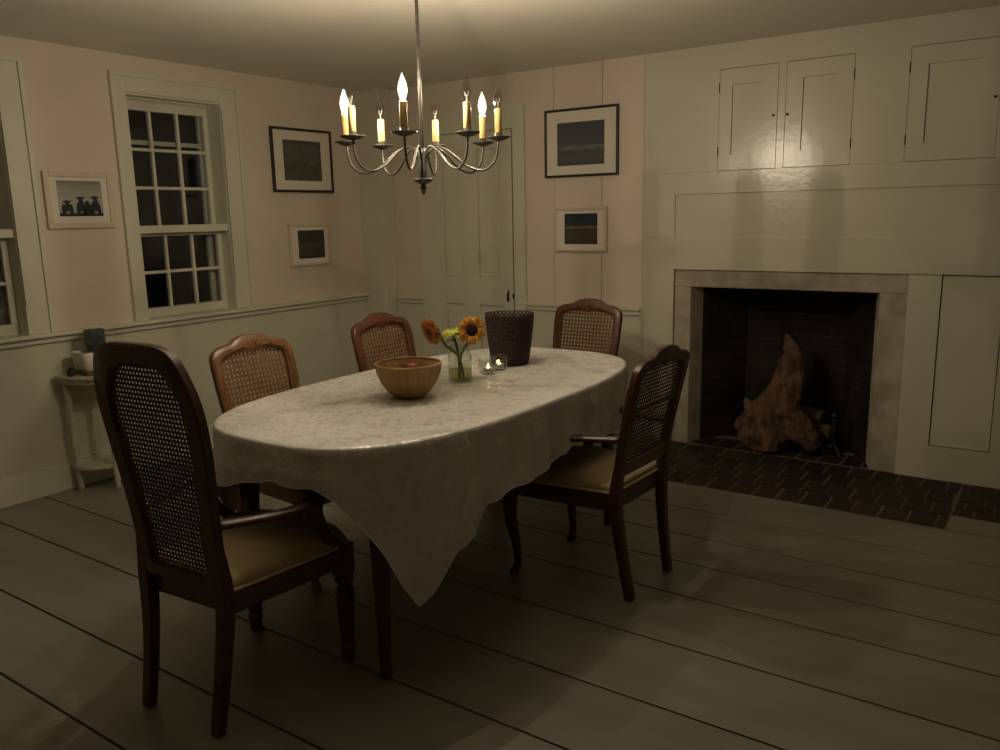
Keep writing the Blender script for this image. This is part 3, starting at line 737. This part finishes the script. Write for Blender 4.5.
    if arms:
        za = arms
        for s_ in (-1, 1):
            q = MB()
            P_ = bez([(s_ * (rear_x[3] + .008), by(za) + .01, za), (s_ * (fw - .025), -.12, za - .008), (s_ * (fw + .012), -.03, za - .006), (s_ * (fw + .012), .055, za + .004), (s_ * (fw + .006), .088, za + .002)], 6)
            q.tube(P_, lerp_list([.018, .0175, .019, .023, .017], len(P_)), 12, sq=(1.25, .72)); ar = q.build('armrest', wood, t)
            q = MB(); P_ = bez([(s_ * (fw + .010), .062, za - .008), (s_ * (fw + .004), .055, za - .045), (s_ * (fw - .006), .088, za - .12), (s_ * (fw - .012), .15, za - .185), (s_ * (fw - .014), .18, .385)], 6)
            q.tube(P_, lerp_list([.016, .017, .019, .021, .022], len(P_)), 12, sq=(.8, 1.1)); q.build('arm_support', wood, ar)
    return t

oA = [(0, 1.098), (.07, 1.097), (.12, 1.090), (.15, 1.074), (.17, 1.045), (.186, 1.005), (.199, .96), (.204, .90), (.199, .80), (.184, .68), (.174, .56), (.168, .43), (.163, .408), (0, .406)]
iA = [(0, 1.040), (.06, 1.038), (.095, 1.022), (.122, .988), (.142, .945), (.150, .89), (.145, .80), (.130, .68), (.120, .56), (.116, .46), (.108, .446), (0, .444)]
A = make_chair('dining_armchair', 'tall rounded back cane armchair with turned front legs at the near end of the table', oA, iA, .065, .0134, M['wood'], M['cane'], 'turned', .598, (.147, .154, .162, .150), .60, seat_w=(.235, .178))
A.location = (-1.982, 1.49, 0); A.rotation_euler.z = math.radians(4)
oE = [(0, .934), (.035, .932), (.07, .923), (.095, .909), (.118, .902), (.145, .899), (.172, .890), (.194, .876), (.205, .854), (.207, .82), (.206, .74), (.199, .63), (.191, .49), (.186, .472), (0, .468)]
iE = [(0, .860), (.04, .866), (.085, .864), (.125, .859), (.152, .848), (.163, .828), (.164, .79), (.160, .70), (.153, .57), (.149, .534), (.141, .524), (0, .522)]
Ech = make_chair('dining_armchair', 'cane back armchair with curved legs on the fireplace side of the table', oE, iE, .16, .0150, M['wood'], M['cane'], 'cabriole', .612, (.155, .168, .182, .168), .60, foot_y=-.285, rail_gap=.715, cw=.19)
Ech.location = (-1.478, 2.715, 0); Ech.rotation_euler.z = math.radians(90 - 3)
Bch = make_chair('dining_chair', 'cane back side chair by the window, nearest of the two on that side', oE, iE, .16, .0200, M['lwood'], M['lcane'], 'cabriole', None, (.155, .168, .182, .168), .60, foot_y=-.285, crest=1, seat_w=(.225, .185), group='cane back side chairs round the table')
Bch.location = (-2.455, 2.185, 0); Bch.rotation_euler.z = math.radians(-90)
def place(x, y, rz, label):
    c = copy_tree(Bch); c.location = (x, y, 0); c.rotation_euler.z = math.radians(rz); c['label'] = label; return c
Cch = place(-2.475, 3.000, -90, 'cane back side chair behind the bowl and sunflowers, beside the door')
Dch = place(-2.165, 3.69, 180, 'cane back side chair at the far end of the table below the beach picture')
for ch in (Cch, Dch):                    # these two are redder, darker wood
    for k in ch.children_recursive:
        if k.data and k.data.materials and k.data.materials[0] in (M['lwood'], M['lcane']):
            k.data = k.data.copy(); k.data.materials[0] = M['wood2'] if k.data.materials[0] == M['lwood'] and 'wood2' in M else k.data.materials[0]

# ------------------------------------------------------------------ things on the table
# bowl
BX, BY = -1.906, 2.178
t = thing('wooden_bowl', 'round tan splint bowl holding a red apple on the white tablecloth', 'bowl', (BX, BY, ZT))
prof = [(.045, 0), (.056, .004), (.079, .024), (.100, .054), (.114, .088), (.119, .120)]
pin = [(.1145, .120), (.109, .088), (.095, .056), (.073, .029), (.05, .012), (.001, .010)]
def splint(a, z): return 1 + .022 * abs(math.sin(a * 24)) - .010
q = MB(); q.lathe(prof, n=240, wob=splint, close=False); q.lathe([prof[-1]] + pin, n=96, close=False)
q.lathe([(.001, 0), (.045, 0)], n=48, close=False); q.build('bowl_body', M['bowl'], t)
q = MB(); q.tube([(.117 * math.cos(2 * PI * k / 64), .117 * math.sin(2 * PI * k / 64), .121) for k in range(64)], .0042, 8, closed=True); q.build('rim', M['rim'], t)
def fruit(name, c, r, m, label):
    t = thing(name, label, 'fruit', c)
    q = MB(); q.lathe([(.001, .12 * r), (.35 * r, .0 * r), (.7 * r, .12 * r), (.97 * r, .6 * r), (1.0 * r, 1.0 * r), (.9 * r, 1.45 * r), (.6 * r, 1.75 * r), (.25 * r, 1.78 * r), (.03 * r, 1.6 * r)], n=20); q.build('fruit_body', m, t)
    q = MB(); q.tube([(0, 0, 1.58 * r), (.1 * r, 0, 2.0 * r)], .0015, 6); q.build('stem', M['tray'], t)
fruit('apple', (BX - .030, BY + .045, ZT + .054), .033, M['apple'], 'red apple lying in the splint bowl')

# jar with sunflowers
JX, JY = -1.908, 2.484
t = thing('glass_jar', 'clear glass jar of water holding three sunflowers on the tablecloth', 'jar', (JX, JY, ZT))
po = [(.001, 0), (.040, 0), (.046, .004), (.0475, .02), (.047, .090), (.045, .106), (.036, .124), (.034, .130), (.036, .134), (.036, .143), (.034, .147)]
q = MB(); q.lathe(po, n=36, close=False); q.lathe([(r_ - .0028, max(z, .005)) for r_, z in reversed(po) if r_ > .002] + [(.001, .006)], n=36, close=False)
q.lathe([(.034, .147), (.0312, .147)], n=36, close=False); q.build('jar_body', M['glass'], t)
q = MB(); q.lathe([(.001, .0065), (.042, .0065), (.044, .02), (.044, .048), (.001, .048)], n=32, close=False); q.build('water', M['water'], t)
def sunflower(label, head, facing, r, pm, dm, dr, foot, npet=22, droop=0., back=False):
    head = Vector(head); fdir = Vector(facing).normalized()
    t = thing('sunflower', label, 'flower', (JX, JY, ZT), 0, 'sunflowers in the jar')
    q = MB(); base = head - fdir * .012
    P_ = bez([(foot[0], foot[1], .012), (foot[0] * .7 + base.x * .15, foot[1] * .7 + base.y * .15, .10), (base.x * .55, base.y * .55, .145), base - fdir * .02, base], 6)
    q.tube(P_, .0055, 8); q.build('stem', M['stem'], t)
    lf = MB(); m_ = P_[14]; out = Vector((base.x, base.y, 0)).normalized(); sd = Vector((-out.y, out.x, 0)); vs = []
    for s_, wd in ((0, .2), (.3, 1), (.65, .8), (1, .05)):
        for e in (-1, 0, 1): vs.append(m_ + out * (.042 * s_) + sd * (e * .014 * wd) + Vector((0, 0, .030 * s_ - .034 * s_ * s_ + .003 * abs(e))))
    lf.add(vs, [(i * 3 + j, i * 3 + j + 1, i * 3 + j + 4, i * 3 + j + 3) for i in range(3) for j in range(2)], 0, True)
    lo = lf.build('leaf', M['leaf'], t); so = lo.modifiers.new('thickness', 'SOLIDIFY'); so.thickness = .0008
    R = fdir.to_track_quat('Z', 'Y').to_matrix()
    q = MB(); q.ball(head, dr, 18, 10, 0, (1, 1, .42), R); q.build('disc', dm, t)
    q = MB()
    for layer in range(2):
        for k in range(npet):
            a = 2 * PI * (k + .5 * layer) / npet + rnd.uniform(-.08, .08); L_ = (r - dr * .8) * rnd.uniform(.82, 1.08); w_ = r * .125
            lift = (.25 if layer else .05) + rnd.uniform(-.15, .2) - droop; vs = []
            for s_, wd in ((0, .5), (.3, 1), (.6, .95), (.85, .5), (1, .06)):
                rr = dr * .8 + L_ * s_; zz = .004 * layer + L_ * (lift * s_ - .25 * s_ * s_)
                for e, zc_ in ((-1, .003), (0, 0), (1, .003)):
                    x = rr * math.cos(a) - e * w_ * wd * math.sin(a); y = rr * math.sin(a) + e * w_ * wd * math.cos(a)
                    vs.append(head + R @ Vector((x, y, zz + zc_ * wd)))
            q.add(vs, [(i * 3 + j, i * 3 + j + 1, i * 3 + j + 4, i * 3 + j + 3) for i in range(4) for j in range(2)], 0, True)
    o = q.build('petals', pm, t); so = o.modifiers.new('thickness', 'SOLIDIFY'); so.thickness = .0008
    q = MB()
    for k in range(11):
        a = 2 * PI * k / 11 + .2; L_ = r * .62; vs = []
        for s_, wd in ((0, .6), (.4, 1), (.75, .6), (1, .05)):
            rr = dr * .4 + L_ * s_; zz = -.010 - .012 * s_ * (1 - s_) + (.004 if k % 2 else -.006) * s_
            for e in (-1, 1): vs.append(head + R @ Vector((rr * math.cos(a) - e * .009 * wd * math.sin(a), rr * math.sin(a) + e * .009 * wd * math.cos(a), zz)))
        q.add(vs, [(i * 2, i * 2 + 1, i * 2 + 3, i * 2 + 2) for i in range(3)], 0, True)
    q.ball(head - fdir * .010, dr * .7, 12, 8, 0, (1, 1, .6), R)
    o = q.build('sepals', M['leaf'], t); so = o.modifiers.new('thickness', 'SOLIDIFY'); so.thickness = .0008
sunflower('orange sunflower hanging left and facing away from the other two in the jar', (-.088, -.066, .198), (-.22, -.80, -.28), .058, M['petal_o'], M['disc_b'], .021, (.014, .004), npet=20)
sunflower('lime yellow sunflower turned away in the middle of the jar', (-.030, -.002, .200), (-.10, -.12, .95), .052, M['petal_g'], M['stem'], .022, (-.010, .010), droop=.5)
sunflower('golden sunflower with a large near black centre at the right of the jar', (.050, .016, .202), (.60, -.76, .10), .057, M['petal_y'], M['disc'], .0265, (.004, -.014))
# votives
def votive(x, y, label, tl):
    t = thing('votive_glass', label, 'candle holder', (x, y, ZT), 0, 'votive glasses on the tablecloth')
    q = MB(); po = [(.001, 0), (.030, 0), (.034, .004), (.0375, .030), (.0395, .060)]
    q.lathe(po, n=32, close=False); q.lathe([(.0395, .060), (.037, .060), (.035, .030), (.0315, .010), (.001, .009)], n=32, close=False); q.build('cup', M['glass'], t)
    c = thing('tealight_candle', tl, 'candle', (x, y, ZT + .0105), 0, 'tealights in the votive glasses')
    q = MB(); q.lathe([(.001, 0), (.0195, 0), (.0195, .015), (.0185, .0155), (.0185, .012), (.001, .0115)], n=24, close=False); q.build('metal_cup', M['tin'], c)
    q = MB(); q.lathe([(.001, .0117), (.018, .0117), (.018, .0125), (.001, .0122)], n=24, close=False); q.build('wax', M['wax'], c)
    q = MB(); q.lathe([(.0008, .012), (.0026, .015), (.0034, .019), (.0024, .024), (.0006, .030)], n=12); q.build('flame', M['flame'], c)
votive(-1.902, 2.664, 'round glass votive nearest the sunflower jar', 'burning tealight in the votive glass nearest the sunflower jar')
votive(-1.912, 2.757, 'round glass votive behind the first and beside the wicker basket', 'burning tealight in the votive glass beside the wicker basket')
# basket
def basket():
    t = thing('wicker_basket', 'tall dark brown wicker basket with a looped rim standing on the tablecloth', 'basket', (-1.950, 2.898, ZT))
    H_ = .198; ns = 34
    def rad(z): return .073 + (.101 - .073) * min(1, (z / H_)) ** .75
    q = MB()
    for j in range(34):
        z = .006 + j * .0058; pts = []
        for k in range(ns * 4):
            a = 2 * PI * k / (ns * 4); pts.append(((rad(z) + .0035 * math.cos(a * ns / 2 + PI * j)) * math.cos(a), (rad(z) + .0035 * math.cos(a * ns / 2 + PI * j)) * math.sin(a), z + rnd.uniform(-.0004, .0004)))
        q.tube(pts, .0034, 6, closed=True)
    q.build('woven_side', M['basket'], t)
    q = MB()
    for k in range(ns):
        a = 2 * PI * k / ns; q.tube([(rad(z) * math.cos(a), rad(z) * math.sin(a), z) for z in (.0, .05, .1  , .15, .198)], .003, 6)
    q.build('stakes', M['basket'], t)
    q = MB()
    for k in range(ns):
        a0 = 2 * PI * k / ns; P_ = []
        for s_ in range(9):
            u = s_ / 8; a = a0 + u * 2 * PI / ns * 2; P_.append((rad(.198) * 1.01 * math.cos(a), rad(.198) * 1.01 * math.sin(a),   .196 + .024 * math.sin(PI * u)))
        q.tube(P_, .0034, 6)
    q.build('looped_rim', M['basket'], t)
    q = MB(); q.lathe([(.001, 0), (.074, 0), (.074, .006), (.001, .006)], n=40, close=False); q.build('base', M['basket'], t)
basket()

# ------------------------------------------------------------------ chandelier
CX, CY = -1.956, 2.360
ch = thing('chandelier', 'eight arm pewter candle chandelier hanging over the dining table, three bulbs lit', 'chandelier', (CX, CY, ZC))
Z = lambda z: z - .016 - ZC
q = MB(); q.tube([(0, 0, Z(1.64)), (0, 0, -.02)], .0065, 10); q.build('rod', M['iron'], ch)
q = MB(); q.lathe([(.055, -.001), (.055, -.006), (.045, -.02), (.02, -.032), (.008, -.05)], n=28); q.build('ceiling_canopy', M['iron'], ch)
q = MB(); q.lathe([(.008, Z(1.66)), (.012, Z(1.655)), (.014, Z(1.645)), (.013, Z(1.63)), (.016, Z(1.62)), (.0165, Z(1.575)), (.014, Z(1.565)), (.014, Z(1.555)), (.012, Z(1.550))], n=20); q.build('hub', M['iron'], ch)
q = MB(); q.lathe([(.008, Z(1.548)), (.036, Z(1.553)), (.038, Z(1.550)), (.026, Z(1.540)), (.010, Z(1.533)), (.008, Z(1.528)), (.012, Z(1.524)), (.013, Z(1.519)), (.007, Z(1.512)), (.009, Z(1.508)), (.006, Z(1.500)), (.001, Z(1.497))], n=28); q.build('finial', M['iron'], ch)
rgt = Vector((math.cos(math.radians(34.68)), math.sin(math.radians(34.68)), 0)); fwd = Vector((-rgt.y, rgt.x, 0))
ARM_R = .280; LIT = (35, 170, 260)
for k in range(8):
    adeg = (-10 + 45 * k) % 360; a = math.radians(adeg + 3.5)
    d_ = rgt * math.cos(a) + fwd * math.sin(a)
    arm = MB()
    P_ = bez([d_ * .010 + Vector((0, 0, Z(1.585))), d_ * .022 + Vector((0, 0, Z(1.640))), d_ * .055 + Vector((0, 0, Z(1.664))), d_ * .100 + Vector((0, 0, Z(1.645))), d_ * .165 + Vector((0, 0, Z(1.592))), d_ * .225 + Vector((0, 0, Z(1.578))),
              d_ * .268 + Vector((0, 0, Z(1.615))), d_ * ARM_R + Vector((0, 0, Z(1.684)))], 6)
    arm.tube(P_, .0042, 8); ao = arm.build('arm', M['iron'], ch)
    e = d_ * ARM_R
    q = MB(); q.lathe([(.004, Z(1.676)), (.020, Z(1.680)), (.043, Z(1.690)), (.044, Z(1.692)), (.020, Z(1.686)), (.013, Z(1.686)), (.013, Z(1.706)), (.004, Z(1.706))], (e.x, e.y, 0), 24, close=False); q.build('drip_pan', M['iron'], ao)
    q = MB(); q.lathe([(.0128, Z(1.700)), (.0128, Z(1.785)), (.011, Z(1.789)), (.006, Z(1.790))], (e.x, e.y, 0), 18)
    q.build('candle_sleeve', M['sleeve'], ao)
    lit = adeg in LIT
    prof = [(.006, Z(1.789)), (.0095, Z(1.797)), (.0145, Z(1.812)), (.0160, Z(1.824)), (.0140, Z(1.840)), (.0085, Z(1.856)), (.0035, Z(1.868)), (.0008, Z(1.876))]
    q = MB(); q.lathe(prof, (e.x, e.y, 0), 20)
    bo = q.build('bulb', M['bulb_on'] if lit else M['bulb_off'], ao)
    if lit:
        bo['label'] = 'lit flame shaped bulb'
        q = MB(); q.ball((e.x, e.y, Z(1.822)), .0048, 12, 8, sc=(1, 1, 1.9)); q.build('lamp_filament', M['lamp'], ao)
    if not lit:
        bo['label'] = 'unlit clear flame shaped bulb'
        q = MB(); q.tube([(e.x, e.y, Z(1.790)), (e.x, e.y, Z(1.806))], .0014, 6)
        for s_ in (-1, 1): q.tube([(e.x, e.y, Z(1.806)), (e.x + s_ * .006, e.y, Z(1.812)), (e.x + s_ * .007, e.y, Z(1.822))], .0010, 6)
        q.build('filament', M['filament'], ao)

# ------------------------------------------------------------------ little side table by the left wall
SX, SY = -4.155, 2.275
t = thing('side_table', 'small chipped white side table with turned legs against the window wall', 'table', (SX, SY, 0))
def halfoval(a, b_, n=26):
    return [(-.125 + a * abs(math.sin(PI * k / n)) ** .75, b_ * -math.cos(PI * k / n)) for k in range(n + 1)]
q = MB(); q.prism(halfoval(.265, .172), .612, .630); q.prism(halfoval(.245, .155), .585, .612); q.build('tabletop', M['wpaint'], t, bevel=.004)
for x, y in ((-.090, -.118), (-.090, .118), (.065, .0)):
    q = MB(); k = 1.0
    x1, y1 = x * 1.0, y * 1.12
    P_ = [(.012, 0), (.016, .012), (.012, .03), (.018, .05), (.013, .065), (.017, .09), (.018, .13), (.013, .15), (.017, .20), (.0185, .30), (.016, .40), (.012, .44), (.019, .46), (.013, .48), (.018, .52), (.02, .585)]
    Rm = Vector((x1 - x, y1 - y, .585))
    vs = []; n = 14
    for r_, z in P_:
        c_ = Vector((x, y, 0)) + Rm * (z / .585) ; c_.z = z
        for i in range(n): vs.append((c_.x + r_ * math.cos(2 * PI * i / n), c_.y + r_ * math.sin(2 * PI * i / n), z))
    m = len(P_); q.add(vs, [(i * n + j, i * n + (j + 1) % n, (i + 1) * n + (j + 1) % n, (i + 1) * n + j) for i in range(m - 1) for j in range(n)] + [tuple(reversed(range(n))), tuple(range((m - 1) * n, m * n))], 0, True)
    q.build('leg', M['wpaint'], t)
q = MB(); q.prism(halfoval(.19, .140), .118, .134); q.build('shelf', M['wpaint'], t, bevel=.003)
# white container on its wooden tray, mug on top
tz = .6305
q = MB(); q.box(-.075, .075, -.075, .085, 0, .022)
o = q.build('wooden_tray', M['tray'], None, (-4.16, 2.25, tz), bevel=.004); tag(o, 'flat brown wooden tray on the small white side table', 'tray')
q = MB(); n = 40; vs = []
def sq_ring(a, b_, z): 
    out = []
    for k in range(n):
        u = 2 * PI * k / n; c_, s_ = math.cos(u), math.sin(u); r_ = (abs(c_ / a) ** 6 + abs(s_ / b_) ** 6) ** (-1 / 6); out.append((r_ * c_, r_ * s_, z))
    return out
for a_, b_, z in ((.060, .066, 0), (.064, .070, .004), (.068, .076, .05), (.072, .082, .094), (.070, .080, .097), (.066, .076, .094), (.062, .068, .02), (.02, .02, .012)): vs += sq_ring(a_, b_, z)
q.add(vs, [(i * n + k, i * n + (k + 1) % n, (i + 1) * n + (k + 1) % n, (i + 1) * n + k) for i in range(7) for k in range(n)] + [tuple(reversed(range(n))), tuple(range(7 * n, 8 * n))], 0, True)
o = q.build('planter_pot', M['ceramic'], None, (-4.155, 2.250, tz + .0225)); tag(o, 'white square tapered pot on a brown tray on the side table', 'pot')
t = thing('glazed_mug', 'dark blue glazed mug standing on the white pot on the side table', 'mug', (-4.16, 2.278, tz + .1195))
q = MB(); q.lathe([(.001, 0), (.045, 0), (.049, .004), (.051, .03), (.051, .10), (.052, .106), (.049, .107), (.047, .10), (.046, .02), (.001, .012)], n=32, close=False); q.build('mug_body', M['mug'], t)
q = MB(); q.tube(bez([(-.030, .040, .085), (-.042, .056, .084), (-.050, .066, .062), (-.044, .058, .035), (-.030, .040, .028)], 5), .006, 8); q.build('handle', M['mug'], t)
q = MB(); q.box(-.02, .02, -.014, .014, 0, .03); q.tube([(0, 0, .03), (0, .0, .045)], .012, 10)
o = q.build('plug_adapter', M['black_iron'], None, (-4.17, 2.138, tz), bevel=.004); tag(o, 'small black plug beside the brown tray on the side table', 'plug')

# ------------------------------------------------------------------ light, sky, camera
wd = bpy.data.worlds.new('night'); SC.world = wd; wd.use_nodes = True
bg = wd.node_tree.nodes['Background']; bg.inputs[0].default_value = (.0022, .0022, .0022, 1); bg.inputs[1].default_value = .5
cam = bpy.data.cameras.new('camera'); co = bpy.data.objects.new('camera', cam); COL.objects.link(co); SC.camera = co
cam.sensor_width = 36; cam.sensor_fit = 'HORIZONTAL'; cam.lens = 813.81 / 1000 * 36; cam.clip_start = .02
yaw, pit, rol = (math.radians(x) for x in (34.68365863, 11.09665664, -1.21106584))
F0 = Vector((-math.sin(yaw), math.cos(yaw), 0)); R0 = Vector((math.cos(yaw), math.sin(yaw), 0)); U0 = Vector((0, 0, 1))
F1 = F0 * math.cos(pit) - U0 * math.sin(pit); U1 = U0 * math.cos(pit) + F0 * math.sin(pit)
R2 = R0 * math.cos(rol) + U1 * math.sin(rol); U2 = U1 * math.cos(rol) - R0 * math.sin(rol)
mw = Matrix((R2, U2, -F1)).transposed().to_4x4(); mw.translation = (0, 0, 1.40); co.matrix_world = mw
vs = SC.view_settings; vs.view_transform = 'Standard'; vs.look = 'None'; vs.gamma = 1; vs.use_curve_mapping = False; vs.exposure = 0.0
SC.cycles.use_denoising = True; SC.cycles.max_bounces = 8; SC.cycles.transparent_max_bounces = 16; SC.cycles.sample_clamp_indirect = 4
